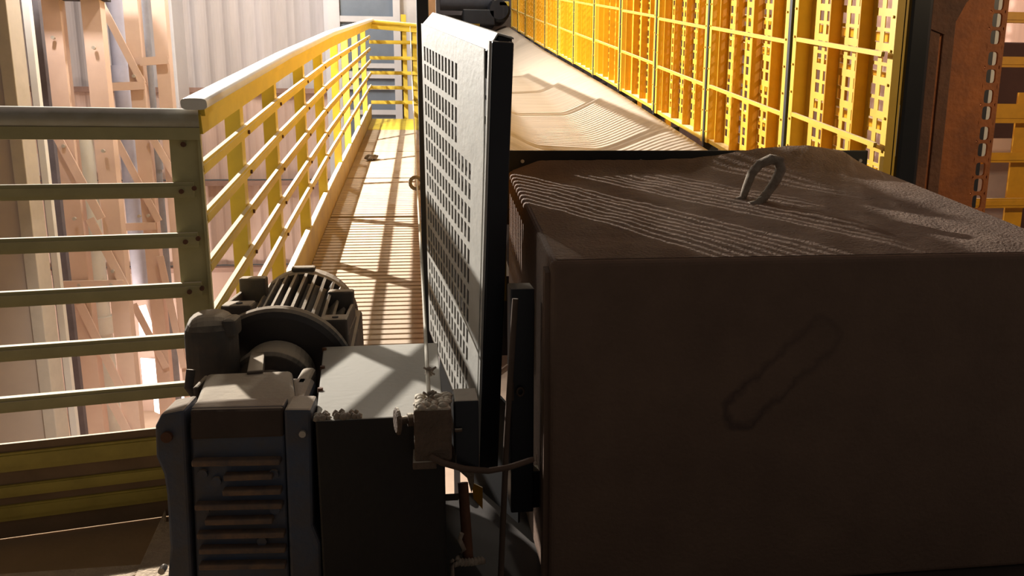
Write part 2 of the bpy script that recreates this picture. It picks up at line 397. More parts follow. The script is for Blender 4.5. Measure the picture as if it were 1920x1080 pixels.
# ================================================================== railings
RH = [.382, .521, .665, .803, .939]   # centres of the five mid rails above the floor
def rail_profile(b, pts, h, out, depth=.014):
    # rolled flat rail with a rounded face: a bar with a raised ridge
    for p, q in zip(pts, pts[1:]):
        p = V(p); q = V(q)
        b.bar(p, q, depth, h)
        d = (q-p).normalized(); sd = V(out)
        b.bar(p+sd*depth*.5, q+sd*depth*.5, depth*.45, h*.5)
YP = [2.71, 3.34, 4.15, 4.92, 5.84, 6.64, 7.63, 8.71]
RX = -.622
t = thing('walkway_railing', 'long yellow guardrail with five rails along the left side of the walkway', 'railing', (RX, 2.3, 0))
ys = [2.07, 2.6, 3.43, 4.3, 5.14, 6.5, 7.9, 9.28]
b = MB(); b.tube([(RX+.03, y, zf(y)+1.128) for y in ys], .033, 28, r2=.0150, sq=.55); b.build('handrail', mat('lit_white_handrail', (.82, .79, .72), .5, var=.12, scale=8), t)['label'] = 'handrail tube with the strong light on its top put into the whitish colour'  # handrail whitened, glare on its top put into the base colour
b = MB()
for a, c in zip(ys, ys[1:]):
    a = max(a, 2.13)
    b.bar((RX+.02, a, zf(a)+1.066), (RX+.02, c, zf(c)+1.066), .02, .052); b.bar((RX+.03, a, zf(a)+1.10), (RX+.03, c, zf(c)+1.10), .02, .024)
b.build('top_band', M_yel, t)
for h in RH:
    b = MB(); rail_profile(b, [(RX+.006, y, zf(y)+h) for y in [2.17, 3.43, 5.14, 9.28]], .036, (1, 0, 0)); b.build('rail', M_yel, t)
b = MB()
for a, c in ((2.17, 3.43), (3.43, 5.14), (5.14, 9.28)):
    b.hexa([(RX-.004, a, zf(a)-.03), (RX+.004, a, zf(a)-.03), (RX+.004, c, zf(c)-.03), (RX-.004, c, zf(c)-.03), (RX-.004, a, zf(a)+.165), (RX+.004, a, zf(a)+.165), (RX+.004, c, zf(c)+.165), (RX-.004, c, zf(c)+.165)])
    b.bar((RX-.012, a, zf(a)+.165), (RX-.012, c, zf(c)+.165), .026, .008)
b.build('kick_plate', mat('dusty_yellow_kick_plate', (.56, .40, .12), .75, col2=(.36, .26, .14), scale=5, dust=(.86, .76, .58)), t)
for y in YP:
    b = MB(); z0, z1 = zf(y)-.05, zf(y)+1.06
    b.box((RX-.055, y-.004, z0), (RX-.003, y+.004, z1)); b.box((RX-.012, y+.004, z0), (RX-.003, y+.045, z1))
    o = b.build('post', M_yel, t)
    for h in RH: MB().cyl((RX+.014, y+.02, zf(y)+h), (RX+.022, y+.02, zf(y)+h), .007, 8).build('bolt', M_rustd, o)
# end railing on the platform, near left
C0 = V((-.655, 2.13, 0)); ED = V((-.98, -.198, 0)); NI = V((.198, -.98, 0))  # NI: towards the camera side
t = thing('end_railing', 'yellow guardrail across the platform edge in the left foreground, seen from its shaded side', 'railing', (-1.3, 2.0, 0))
E1 = C0+ED*1.9
up = lambda p, z: V((p.x, p.y, z))
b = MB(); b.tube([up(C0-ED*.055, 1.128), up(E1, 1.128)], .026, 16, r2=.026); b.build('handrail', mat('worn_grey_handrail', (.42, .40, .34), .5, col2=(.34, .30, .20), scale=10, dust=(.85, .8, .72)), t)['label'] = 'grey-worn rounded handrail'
b = MB(); b.bar(up(C0-ED*.055, 1.088), up(E1, 1.088), .026, .032); b.build('top_band', M_yelsh, t)
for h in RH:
    b = MB(); rail_profile(b, [up(C0+NI*.006-ED*.03, h), up(E1+NI*.006, h)], .040, NI, .022); b.build('rail', M_yelsh, t)
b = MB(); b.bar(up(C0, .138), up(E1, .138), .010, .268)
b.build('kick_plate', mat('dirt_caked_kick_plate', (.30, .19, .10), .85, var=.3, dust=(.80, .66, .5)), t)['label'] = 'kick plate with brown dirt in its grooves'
for z, h in ((.222, .052), (.140, .034), (.078, .044)):
    b = MB(); p, q = up(C0+NI*.006, z), up(E1+NI*.006, z)
    b.bar(p, q, .014, h); b.bar(p+NI*.006+V((0, 0, .004)), q+NI*.006+V((0, 0, .004)), .010, h*.6)
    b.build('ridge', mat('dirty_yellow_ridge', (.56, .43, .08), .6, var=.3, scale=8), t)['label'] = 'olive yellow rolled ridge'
b = MB(); pc = C0+V((.01, .008, 0))
b.obox(up(pc, .535), (.98, .198, 0), (-.198, .98, 0), (0, 0, 1), .07, .008, 1.11); b.obox(up(pc+V((.036, .02, 0)), .535), (.98, .198, 0), (-.198, .98, 0), (0, 0, 1), .008, .045, 1.11)
po = b.build('corner_post', M_yelsh, t)
for h in RH:
    for s in (-.012, .02):
        c = up(pc+NI*.024+V((s, s*.2, 0)), h+s*.25); MB().cyl(c, c+NI*.014, .0065, 8).build('bolt', M_rustd, po)
c = up(pc+NI*.006, 1.06); MB().cyl(c, c+NI*.014, .007, 8).build('bolt', M_rustd, po)
# bright far railing
t = thing('far_railing', 'bright yellow guardrail across the far end of the walkway', 'railing', (-.3, 9.3, 1.4))
zf9 = 1.40
b = MB(); b.tube([(RX, 9.28, zf9+1.11), (.15, 9.3, zf9+1.06)], .024, 12); b.build('handrail', M_yel, t)
b = MB(); b.bar((RX, 9.29, zf9+1.06), (.15, 9.31, zf9+1.01), .012, .06); b.build('top_band', M_yel, t)
for h in (.22, .39, .56, .73, .91):
    b = MB(); rail_profile(b, [(RX, 9.3, zf9+h-.03), (.15, 9.3, zf9+h-.03)], .04, (0, -1, 0)); b.build('rail', M_yel, t)
for x in (onY(758, 100, 9.34).x, onY(777, 100, 9.34).x):
    b = MB(); b.box((x-.03, 9.33, zf9-.1), (x+.03, 9.345, zf9+1.2 if x < -.1 else zf9+1.05)); b.box((x-.03, 9.33, zf9-.1), (x-.02, 9.38, zf9+1.05)); b.build('post', M_yel, t)
# right hand railing
t = thing('right_railing', 'orange-yellow guardrail behind the rusty slotted column at the right edge', 'railing', (2.9, 3.2, .2))
for z, h in ((1.205, .085), (1.008, .045), (.80, .045)):
    b = MB(); rail_profile(b, [(2.2, 3.2, z), (4.2, 3.2, z)], h, (0, -1, 0)); b.build('rail', M_yelg, t)
for z in (1.43, 1.62):
    b = MB(); rail_profile(b, [(2.2, 3.2, z), (4.2, 3.2, z)], .045, (0, -1, 0)); b.build('rail', M_yelg, t)
b = MB(); b.box((2.70, 3.225, -.5), (2.79, 3.235, 1.3)); b.box((2.78, 3.235, -.5), (2.79, 3.28, 1.3)); b.build('post', M_yelg, t)
t = thing('bay_railing', 'yellow guardrail of the opposite walkway seen through the slotted guards', 'railing', (2.7, 7, .6))
for h in (.35, .62, .9, 1.12):
    b = MB()
    for a, c in ((3.4, 8), (8, 13)): b.bar((2.7, a, zb(a)-.55+h), (2.7, c, zb(c)-.55+h), .04, .05)
    b.build('rail', M_yelg, t)
for y in (3.6, 4.8, 6, 7.2, 8.4, 9.6):
    MB().box((2.72, y, -.5), (2.78, y+.05, zb(y)+.6)).build('post', M_yelg, t)
# pink-brown things in the right bay
tag(MB().box((3.25, 4.4, -.5), (3.42, 4.55, 4)).build('bay_column', mat('pink_steel', (.52, .34, .27), .7, var=.25)), 'pink-brown column at the right edge of the photo behind the railing', 'column')
tag(MB().box((3.55, 4.6, -.5), (4.6, 4.75, 1.72)).build('bay_cabinet', mat('brown_door', (.18, .11, .09), .7, var=.2), bevel=.01), 'dark brown cabinet standing behind the right railing', 'cabinet')
t = thing('bay_trough', 'pale pink steel trough between the rails at the far right', 'trough', (2.9, 3.8, .5))
MB().box((2.82, 3.6, 1.02), (3.08, 4.2, 1.10)).build('lip', mat('pale_pink_steel', (.62, .47, .42), .7, var=.15), t)
MB().hexa([(2.85, 3.6, -.48), (3.05, 3.6, -.48), (3.05, 4.2, -.48), (2.85, 4.2, -.48), (2.8, 3.6, 1.0), (3.1, 3.6, 1.0), (3.1, 4.2, 1.0), (2.8, 4.2, 1.0)]).build('body', mat('pink_grey_steel', (.38, .30, .30), .7, var=.25), t)

# ================================================================== conveyor belt and its guards
BX0, BX1 = .30, 1.50
def beltpt(u, v):
    y = 2.5+(13.9-2.5)*v; k = abs(u-.5)*2
    d = 0 if k < .3 else ((k-.3)/.7)
    d = d*d*(3-2*d)*.45 + d*.55
    tr = .17*min(1, max(0, (y-2.5)/1.6))
    return V((BX0+(BX1-BX0)*u, y, zb(y)-tr*(1-d)))
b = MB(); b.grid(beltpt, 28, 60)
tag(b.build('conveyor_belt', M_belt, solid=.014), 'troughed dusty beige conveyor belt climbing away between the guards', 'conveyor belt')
t = thing('conveyor_stand', 'black steel stand of two stringers carrying the troughed conveyor belt', 'frame', (.9, 6, -3))
for x0, x1 in ((.225, .285), (1.56, 1.62)):
    b = MB()
    for (ya, za), (yb, zb_) in zip(ZB, ZB[1:]):
        ya = max(ya, 2.5)
        b.hexa([(x0, ya, zb(ya)-.40), (x1, ya, zb(ya)-.40), (x1, yb, zb_-.40), (x0, yb, zb_-.40), (x0, ya, zb(ya)-.12), (x1, ya, zb(ya)-.12), (x1, yb, zb_-.12), (x0, yb, zb_-.12)])
    b.build('stringer', M_black, t)
    for y in (3.2, 7.0, 11.0): MB().box((x0, y, -3), (x1, y+.1, zb(y)-.40)).build('leg', M_black, t)
def idler(y, label):
    z = zb(y); t = thing('idler_bracket', label, 'bracket', (1.53, y, z-.12), 'black idler brackets under the right belt edge')
    MB().box((1.512, y-.03, z-.18), (1.55, y+.03, z-.0)).build('bracket', M_black, t)
    MB().cyl((1.36, y, z-.19), (1.52, y, z-.12), .035, 12).build('roller', M_black, t)
NTH = ['nearest', 'second', 'third', 'fourth', 'fifth', 'sixth', 'seventh', 'eighth', 'ninth', 'tenth', 'eleventh', 'twelfth', 'thirteenth']
for i, y in enumerate((3.6, 4.55, 5.5, 6.45, 7.4, 8.35, 9.3, 10.25, 11.2)):
    idler(y, '%s black idler bracket counted from the hood, under the right belt edge' % NTH[i])

def make_guard(loc, label, H, group, name='guard_panel', sh=.215, side=1, PL=.915, near_e=-.035, mount=True):
    # origin: foot of the panel at its near end; y runs away; posts stand vertical, the panel is sheared with the incline
    t = thing(name, label, 'guard panel', loc, group)
    L0 = V(loc); S = lambda x, y, z: L0+V((x*side, y, z+sh*y))
    # perforated sheet
    us = [0]; holes_u = []
    p0 = .075
    for k in range(14):
        a = p0+k*.056
        if a+.03 > PL-.05: break
        us += [a, a+.032]; holes_u.append(len(us)-2)
    us.append(PL)
    vs = [0]; holes_v = []; z = .06; k = 0
    while z+.04 < H-.03:
        vs += [z, z+.038]; holes_v.append(len(vs)-2); z += .05 if k % 2 == 0 else .064; k += 1
    vs.append(H)
    b = MB(); b.perf(lambda u, v: S(.03, u, v), us, vs, {(i, j) for i in holes_u for j in holes_v})
    b.build('perforated_sheet', M_yelp, t, solid=.004)
    for k, y in enumerate((.0, PL-.03)):
        b = MB(); e = near_e if k == 0 else -.03
        b.hexa([S(e, y, 0), S(.04, y, 0), S(.04, y+.03, 0), S(e, y+.03, 0), S(e, y, H), S(.04, y, H), S(.04, y+.03, H), S(e, y+.03, H)])
        for q in range(int(H/.11)): c = S(e+.002, y+.015, .06+q*.11); b.cyl(c, c+V((-.008*side, 0, 0)), .005, 6)
        b.build('post', M_yelp, t)
    for y in (.185, .39, .60, .80):
        if y > PL-.06: continue
        b = MB(); b.hexa([S(-.018, y, .0), S(.028, y, .0), S(.028, y+.007, .0), S(-.018, y+.007, .0), S(-.018, y, H), S(.028, y, H), S(.028, y+.007, H), S(-.018, y+.007, H)])
        b.build('rib', M_yelg, t)
    for z in (.30, .60, .92, 1.22):
        if z < H-.05:
            b = MB(); b.bar(S(-.024, .02, z), S(-.024, PL-.02, z), .012, .016); b.build('rod', M_yelp, t)
    for z in (0, H-.02):
        b = MB(); b.hexa([S(-.02, 0, z), S(.04, 0, z), S(.04, PL, z), S(-.02, PL, z), S(-.02, 0, z+.02), S(.04, 0, z+.02), S(.04, PL, z+.02), S(-.02, PL, z+.02)]); b.build('edge_bar', M_yelp, t)
    if not mount: return t
    b = MB(); b.hexa([S(-.036, -.024, -.05), S(.05, -.024, -.05), S(.05, -.002, -.05), S(-.036, -.002, -.05), S(-.036, -.024, H), S(.05, -.024, H), S(.05, -.002, H), S(-.036, -.002, H)])
    b.build('mounting_post', M_black, t)
    return t
GX = 1.56
YJ = [2.43]+[3.11+.94*i for i in range(11)]
GRP = 'yellow slotted guard panels along the right side of the belt'
make_guard((GX, YJ[0], zb(YJ[0])+.03), 'short yellow slotted guard panel nearest the black upright, right of the belt', 1.42, GRP, PL=.655, near_e=.0, mount=False)
g0 = make_guard((GX, YJ[1]+.012, zb(YJ[1])+.02), 'yellow slotted guard panel, second in the row counted from the black upright', 1.42, GRP)
for i in range(2, 12):
    clone(g0, (GX, YJ[i]+.012, zb(YJ[i])+.02), 'yellow slotted guard panel, %s in the row counted from the black upright' % NTH[i])
# low guards on the walkway side, hidden behind the white sheet but shading the belt
def make_low_guard(loc, label):
    # barred guard: thin upright bars between two rails, posts at both ends
    H, L_, sh = .645, .93, .215
    t = thing('barred_guard', label, 'guard', loc, 'low barred guards on the walkway side of the belt'); L0 = V(loc); S = lambda x, y, z: L0+V((x, y, z+sh*y-.06*y*max(0, z)/H))
    def slab(nm, x0, x1, y0, y1, z0, z1, m_):
        b = MB(); b.hexa([S(x0, y0, z0), S(x1, y0, z0), S(x1, y1, z0), S(x0, y1, z0), S(x0, y0, z1), S(x1, y0, z1), S(x1, y1, z1), S(x0, y1, z1)]); b.build(nm, m_, t)
    for y in (0, L_-.05): slab('post', 0, .03, y, y+.05, -.05, H, M_yelp)
    for z in (0, .20, H-.035): slab('rail', .004, .026, .05, L_-.05, z, z+.035, M_yelp)
    k = .075
    while k < L_-.07: slab('bar', .012, .020, k, k+.019, .035, H-.035, M_yelg); k += .040
    return t
YL = [2.05+.94*i for i in range(6)]
g1 = make_low_guard((.19, YL[0], zb(YL[0])+.03), 'low yellow barred guard left of the belt, right behind the pale perforated guard')
for i, dz in enumerate((-.05, 0, -.08, -.17, -.25, -.33)):
    if i: clone(g1, (.19, YL[i], zb(YL[i])+.03+dz), 'low yellow barred guard left of the belt, %s from the pale perforated guard' % NTH[i])

# ================================================================== hood in the right foreground
HX1 = 1.55; HY0, HY1 = 1.585, 2.45
htop = lambda y: .81+.2*(y-1.6)
t = thing('conveyor_hood', 'large dark brown dust-covered steel hood filling the right foreground', 'hood', (HX, 1.585, 0))
b = MB(); b.hexa([(HX, HY0, 0), (HX1, HY0, 0), (HX1, HY1, 0), (HX, HY1, 0), (HX, HY0, htop(HY0)), (HX1, HY0, htop(HY0)), (HX1, HY1, htop(HY1)), (HX, HY1, htop(HY1))])
HF = hood_front_mat()
b.build('body', HF, t, bevel=.012, seg=3)
def dustpt(u, v):
    x = HX+.012+(HX1-HX-.02)*u; y = HY0+.012+(HY1-HY0-.02)*v
    h = .004+.005*noise.noise(V((x*9, y*9, 0)))+.003*noise.noise(V((x*40, y*40, 1)))
    bump = math.exp(-((x-1.24)/.26)**2-((y-2.42)/.13)**2)*.048 + math.exp(-((y-2.46)/.07)**2)*.03
    edge = min(1, u*14, (1-u)*10, v*12)
    return V((x, y, htop(y)+(h+bump)*max(0, edge)+.001))
b = MB(); b.grid(dustpt, 90, 64); o = b.build('dust_layer', M_dust, t); o['label'] = 'brown dust heaped toward the back'
# lifting lug: a bent flat bar loop
loop = [(1380, 377), (1393, 371), (1400, 350), (1409, 326), (1424, 308), (1445, 299), (1461, 302), (1464, 318), (1455, 338), (1443, 356), (1431, 372), (1420, 382), (1404, 385)]
pts = [onY(x, y_, 2.075-.055*(i/12)) for i, (x, y_) in enumerate(loop)]
b = MB(); b.tube(pts, [.010, .011, .012, .013, .014, .0155, .0165, .0155, .014, .013, .013, .012, .010], 10, up=(0, 1, 0))
b.build('lifting_lug', M_lug, t, smooth=True)['label'] = 'bent dusty lifting eye on top'
# side flange and clamp on the shaded left side
b = MB(); b.hexa([(HX-.012, HY0+.02, 0), (HX, HY0+.02, 0), (HX, HY0+.05, 0), (HX-.012, HY0+.05, 0), (HX-.012, HY0+.02, .78), (HX, HY0+.02, .78), (HX, HY0+.05, .79), (HX-.012, HY0+.05, .79)]); b.build('side_flange', M_hood, t)

t = thing('skirt_bar', 'black rubber skirt strip bolted across the belt behind the hood', 'skirt', (.9, 2.46, .96))
MB().box((.26, 2.462, .80), (1.522, 2.485, 1.043)).build('strip', M_rubber, t, bevel=.004)
for x in (.317, .715, 1.49): 
    b = MB(); b.cyl((x, 2.465, 1.008), (x, 2.452, 1.008), .006, 8); b.build('bolt', M_bolt, t)

# black upright at the right with a small grey plate
t = thing('black_upright', 'glossy black steel upright at the right end of the skirt strip', 'upright', (1.695, 2.5, .3))
MB().box((1.648, 2.5, 0), (1.745, 2.58, 2.4)).build('post', M_gloss, t, bevel=.02, seg=3)
MB().box((1.61, 2.505, 1.02), (1.652, 2.515, 1.20)).build('side_plate', M_grey, t, bevel=.003)

# rusty slotted column
t = thing('slotted_column', 'rusty orange-brown steel column with a row of slots at the right', 'column', (1.96, 2.62, 0))
XA, XB = 1.76, 2.108; YC = 2.62
sl = [(1868, 38), (1865, 70), (1861, 110), (1857, 143), (1853, 181), (1850, 212), (1845, 250), (1841, 281), (1836, 317), (1833, 347), (1828, 378)]
zc = sorted([onY(x, y_, YC).z for x, y_ in sl] + [onY(1871, 6, YC).z, onY(1877, -30, YC).z])
xs = sum(onY(x, y_, YC).x for x, y_ in sl)/len(sl)
us = [1.93, xs-.019, xs+.019, XB]; vs = [0]; hv = []
for z in zc: vs += [z-.023, z+.023]; hv.append(len(vs)-2)
vs.append(2.5)
b = MB()
def cell(x0, x1, z0, z1, hole=None):
    if hole is None: b.bm.faces.new([b.bm.verts.new((x, YC, z)) for x, z in ((x0, z0), (x1, z0), (x1, z1), (x0, z1))]); return
    hx, hz, hw, hh = hole; cx, cz = hx, hz; O = []; I = []; n = 24
    for k in range(n):
        a = 2*PI*(k+.5)/n; c, d = math.cos(a), math.sin(a)
        I.append(b.bm.verts.new((cx+hw*math.copysign(abs(c)**.45, c), YC, cz+hh*math.copysign(abs(d)**.45, d))))
        tx = ((x1-cx) if c > 0 else (cx-x0))/abs(c); tz = ((z1-cz) if d > 0 else (cz-z0))/abs(d); r = min(tx, tz)
        O.append(b.bm.verts.new((cx+c*r, YC, cz+d*r)))
    for k in range(n): b.bm.faces.new((O[k], O[(k+1) % n], I[(k+1) % n], I[k]))
zmid = [0]+[(a+c)/2 for a, c in zip(zc, zc[1:])]
cell(1.93, XB, 0, zc[0]-.035)
for k, z in enumerate(zc):
    lo = zc[0]-.035 if k == 0 else (zc[k-1]+z)/2; hi = 2.5 if k == len(zc)-1 else (z+zc[k+1])/2
    cell(1.93, xs-.03, lo, hi); cell(xs+.03, XB, lo, hi); cell(xs-.03, xs+.03, lo, hi, (xs, z, .019, .024))
b.build('slotted_plate', M_rust, t, solid=.008)
MB().box((XA, YC-.006, 0), (1.93, YC+.006, 2.5)).build('web', M_rust, t)
MB().box((1.775, YC-.016, .85), (1.845, YC-.004, 1.52)).build('rib_plate', M_rustd, t, bevel=.003)
MB().box((1.86, YC-.011, 0), (1.905, YC-.004, 2.5)).build('seam_strip', M_rustd, t, bevel=.003)
MB().box((xs-.01, YC+.05, 0), (xs+.040, YC+.09, 2.5)).build('inner_channel', M_black, t)
MB().box((xs+.041, YC+.05, 1.0), (xs+.070, YC+.056, 2.5)).build('grey_backing', mat('pale_grey_backing', (.72, .74, .68), .6, var=.12), t)['label'] = 'pale grey strip seen through the slots'
arc = [(1.76, 1.55), (1.80, 1.47), (1.86, 1.45), (1.90, 1.50), (1.93, 1.56), (1.99, 1.62), (2.10, 1.66), (2.10, 2.4), (1.76, 2.4)]
MB().prism([V((x, YC-.02, z)) for x, z in arc], (0, .012, 0)).build('gusset', M_rustd, t)['label'] = 'dark curved gusset plate'

# ================================================================== pale perforated guard in the middle
NT, NBm = V((.150, 1.70, 1.296)), V((.124, 1.83, .269)); FT, FB = onY(790, 20, 2.27), V((.004, 2.40, .461))
def gp(u, v, d=0):   # u 0 far .. 1 near; v 0 bottom .. 1 top
    p = (FB*(1-u)+NBm*u)*(1-v) + (FT*(1-u)+NT*u)*v
    n = V((-.96, -.27, 0)); return p+n*d
t = thing('perforated_guard', 'pale grey slotted sheet guard with black frame standing in the middle', 'guard', (.07, 2.05, .27))
us = [0]; hu = []; N_ = 19.2
for k in range(15): us += [(.75+k)/N_, (.75+k+.57)/N_]; hu.append(len(us)-2)
us += [.955]
vs = [0]; rows = []; z = .905
for k in range(9):
    for off in (0, .049):
        rows.append((z-off-.040, z-off))
    z -= .1065
for a, c in sorted(rows):
    if a > .01: vs += [a, c]
vs.append(.965)
hj = list(range(1, len(vs)-1, 2))
holes = set()
for idx, j in enumerate(hj):
    top_rank = len(hj)-1-idx
    for n, i in enumerate(hu):
        if top_rank < 4 and n >= 11: continue
        holes.add((i, j))
def curl(u, v):
    p = gp(u, v)
    if u > .9: p = gp(u, v)+V((.0, 0, 0))
    if v > .75 and u > .93: p = gp(u-.03*(v-.75)*4, v)
    return p
b = MB(); b.perf(curl, us, vs, holes); b.build('slotted_sheet', M_white, t, solid=.003)
# folded top lip leaning back over the frame
b = MB(); b.hexa([gp(.005, .962), gp(.952, .962), gp(.952, .962, -.004), gp(.005, .962, -.004), gp(.07, 1.0, -.022), gp(.965, 1.0, -.022), gp(.965, 1.0, -.026), gp(.07, 1.0, -.026)])
b.build('folded_lip', M_white, t, smooth=False)
b = MB(); b.hexa([gp(.10, .997, -.022), gp(.965, .997, -.022), gp(.985, .990, -.058), gp(.10, .990, -.058), gp(.10, 1.001, -.022), gp(.965, 1.001, -.022), gp(.985, .994, -.058), gp(.10, .994, -.058)])
b.build('top_cap', M_white, t, bevel=.002)
# near end channel (black), with a thin pale edge
def endch(v0, v1, d0, d1, u0, u1, mat_, nm, bev=0):
    b = MB(); b.hexa([gp(u0, v0, d0), gp(u1, v0, d0), gp(u1, v0, d1), gp(u0, v0, d1), gp(u0, v1, d0), gp(u1, v1, d0), gp(u1, v1, d1), gp(u0, v1, d1)])
    return b.build(nm, mat_, t, bevel=bev)
endch(-.06, .985, -.004, -.056, .968, .999, M_black, 'end_channel', .004)
endch(.0, .985, .004, -.002, .985, 1.0, M_white, 'edge_strip')['label'] = 'thin pale edge of the frame'
endch(-.02, .96, -.004, -.05, -.035, .012, M_black, 'far_channel', .003)
endch(-.03, .03, -.006, -.05, .0, .97, M_black, 'bottom_channel', .003)
endch(.955, .995, -.026, -.06, .06, .96, M_black, 'top_channel', .003)

# pale plate added for a lit sliver seen through the gap
b = MB(); b.prism([onY(x, y_, 1.86) for x, y_ in ((860, 840), (888, 840), (889, 905), (884, 925))], (0, .006, 0)); b.build('lit_sliver_plate', M_sand, t)['label'] = 'pale plate added for the lit sliver below the frame'
b = MB(); b.prism([onY(x, y_, 1.87) for x, y_ in ((884, 905), (905, 915), (905, 955), (888, 935))], (0, .006, 0)); b.build('foot_tab', M_yelg, t)['label'] = 'small yellow tab'
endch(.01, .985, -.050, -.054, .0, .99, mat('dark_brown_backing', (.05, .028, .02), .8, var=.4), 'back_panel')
b = MB(); q = [(FB.x+.03, FB.y-.02), (NBm.x+.11, NBm.y+.06)]
b.hexa([(q[0][0], q[0][1], .034), (q[1][0], q[1][1], .034), (q[1][0]+.006, q[1][1]+.004, .034), (q[0][0]+.006, q[0][1]+.004, .034), (q[0][0], q[0][1], .47), (q[1][0], q[1][1], .34), (q[1][0]+.006, q[1][1]+.004, .34), (q[0][0]+.006, q[0][1]+.004, .47)])
b.build('gap_shade_sheet', M_rubber, t)  # dark sheet added to blacken the gap below the guard
# dark upright behind it, brown stub and far drive
t = thing('dark_upright', 'dark blue-grey upright rising behind the far edge of the perforated guard', 'upright', (0, 2.75, 0))
MB().box((-.019, 2.75, .1), (.024, 2.82, 2.3)).build('post', mat('dark_blue_grey_paint', (.035, .04, .055), .5, var=.3), t, bevel=.004)

# ================================================================== coupling cover
zt = .52
FL, FR, BR, BL = V((-.226, 1.436, zt)), V((.028, 1.445, zt)), V((.024, 2.02, zt)), V((-.285, 2.01, zt))
t = thing('coupling_cover', 'dark box cover with grey dusty top between gearbox and perforated guard', 'cover', (-.1, 1.73, 0))
b = MB(); dn = V((0, 0, -.50)); b.hexa([FL+dn, FR+dn, BR+dn, BL+dn, FL, FR, BR, BL]); b.build('box', M_cover, t, bevel=.004)
for k in range(3):
    p = BL+(FL-BL)*(.06+.3*k)+V((.004, 0, .0)); MB().cyl(p+V((0, 0, -.006)), p+V((0, 0, .006)), .006, 8).build('screw', M_rustd, t)
b = MB()
for k in range(46):
    a = random.random(); c = random.random()**2
    p = FL+(FR-FL)*(a**1.7*.42+.0)+(BL-FL)*(.01+c*.05); b.blob(p+V((0, 0, .003)), .004+.005*random.random(), 1, .4)
tag(b.build('dust_crumbs', M_lug), 'crumbs of caked dust along the front edge of the grey cover', 'dust', kind='stuff')

# ================================================================== gearmotor
t = thing('gearmotor', 'dusty dark blue gear unit with finned motor behind it, left of the grey cover', 'gearmotor', (-.38, 1.6, 0))
GY = 1.45
xl, xr = -.532, -.234
f2 = lambda x, y_: onY(x, y_, GY)
b = MB(); b.hexa([(xl+.03, GY+.03, .03), (xr-.03, GY+.03, .03), (xr-.03, 1.76, .03), (xl+.03, 1.76, .03), (xl+.02, GY+.03, .515), (xr-.03, GY+.03, .515), (xr-.035, 1.76, .515), (xl+.03, 1.76, .515)])
b.build('housing', M_gearb, t, bevel=.02, seg=3)
# side columns of the front face with waisted outline
lc = [(290, 800), (302, 776), (345, 768), (357, 1000), (362, 1110), (312, 1110), (318, 1030), (312, 930), (306, 890), (292, 858)]
b = MB(); b.prism([f2(x, y_) for x, y_ in lc], (0, .09, 0)); b.build('flange', M_gearb, t, bevel=.006)
rc = [(532, 768), (583, 768), (585, 850), (588, 985), (602, 1020), (604, 1110), (545, 1110)]
b = MB(); b.prism([f2(x, y_) for x, y_ in rc], (0, .09, 0)); b.build('flange', M_gearb, t, bevel=.006)
# front cover with cross ribs
b = MB(); b.prism([f2(354, 768)+V((0, .012, 0)), f2(530, 764)+V((0, .012, 0)), f2(541, 1110)+V((0, .012, 0)), f2(366, 1110)+V((0, .012, 0))], (0, .05, 0)); cvr = b.build('front_cover', M_gearb, t, bevel=.004)
for ya, xa, xb in ((866, 360, 526), (893, 420, 512), (921, 418, 528), (948, 366, 530), (976, 385, 512), (1002, 370, 534), (1030, 374, 536), (1060, 374, 536)):
    p = f2(xa, ya+2)+V((0, .004, 0)); q = f2(xb, ya-1)+V((0, .004, 0))
    b = MB(); b.bar(p, q, .022, .0125); b.build('rib', M_gearrib, cvr, bevel=.003)
for x, y_ in ((378, 892), (404, 906), (382, 958), (512, 892), (514, 958), (490, 1018)): p = f2(x, y_)+V((0, .016, 0)); MB().cyl(p, p+V((0, -.012, 0)), .010, 10).build('boss', M_gearb, cvr)
b = MB(); b.prism([f2(354, 770)+V((0, .006, 0)), f2(530, 766)+V((0, .006, 0)), f2(531, 822)+V((0, .006, 0)), f2(355, 828)+V((0, .006, 0))], (0, .04, 0)); b.build('top_band', mat('dusty_brown_casting', (.075, .05, .038), .8, var=.3, scale=14, dust=(.42, .34, .265)), t, bevel=.006)
for x, y_, m_ in ((314, 818, M_rustd), (568, 812, M_bolt), (305, 1068, M_bolt)):
    p = f2(x, y_)+V((0, .01, 0)); b = MB(); b.cyl(p, p+V((0, -.018, 0)), .011 if m_ is M_rustd else .007, 10); b.build('bolt', m_, t)
# raised dusty top casting, shoulders
q = [(362, 764), (556, 760), (547, 694), (388, 700)]; zq = .535
Q = [onZ(x, y_, zq) for x, y_ in q]
b = MB(); b.hexa([p+V((-.012 if i in (0, 3) else .012, 0, -.09)) for i, p in enumerate(Q)]+Q); b.build('top_casting', M_motor, t, bevel=.01, seg=3)
for s in ((360, 706, 385, 722), (548, 690, 590, 716)):
    a = onZ(s[0], s[3], .52); c = onZ(s[2], s[1], .52)
    MB().box((a.x, a.y, .42), (c.x, c.y+.03, .515)).build('shoulder', M_motor, t, bevel=.012, seg=3)
# bell housing ring and strut
AD = V((.0, .985, .172)).normalized()
AX0 = onY(511, 732, 1.95)
b = MB(); b.lathe(AX0, AX0+AD, [(-.26, .066), (-.012, .066), (-.010, .104), (-.004, .110), (0, .114), (.03, .114), (.036, .108), (.10, .10)], 44); b.build('bell_housing', M_motor, t, bevel=.002)
b = MB(); b.bar(onZ(482, 697, .535)+V((0, -.02, -.006)), onY(482, 667, 1.955)+V((0, .01, -.004)), .036, .03); b.build('strut', M_motor, t, bevel=.004)
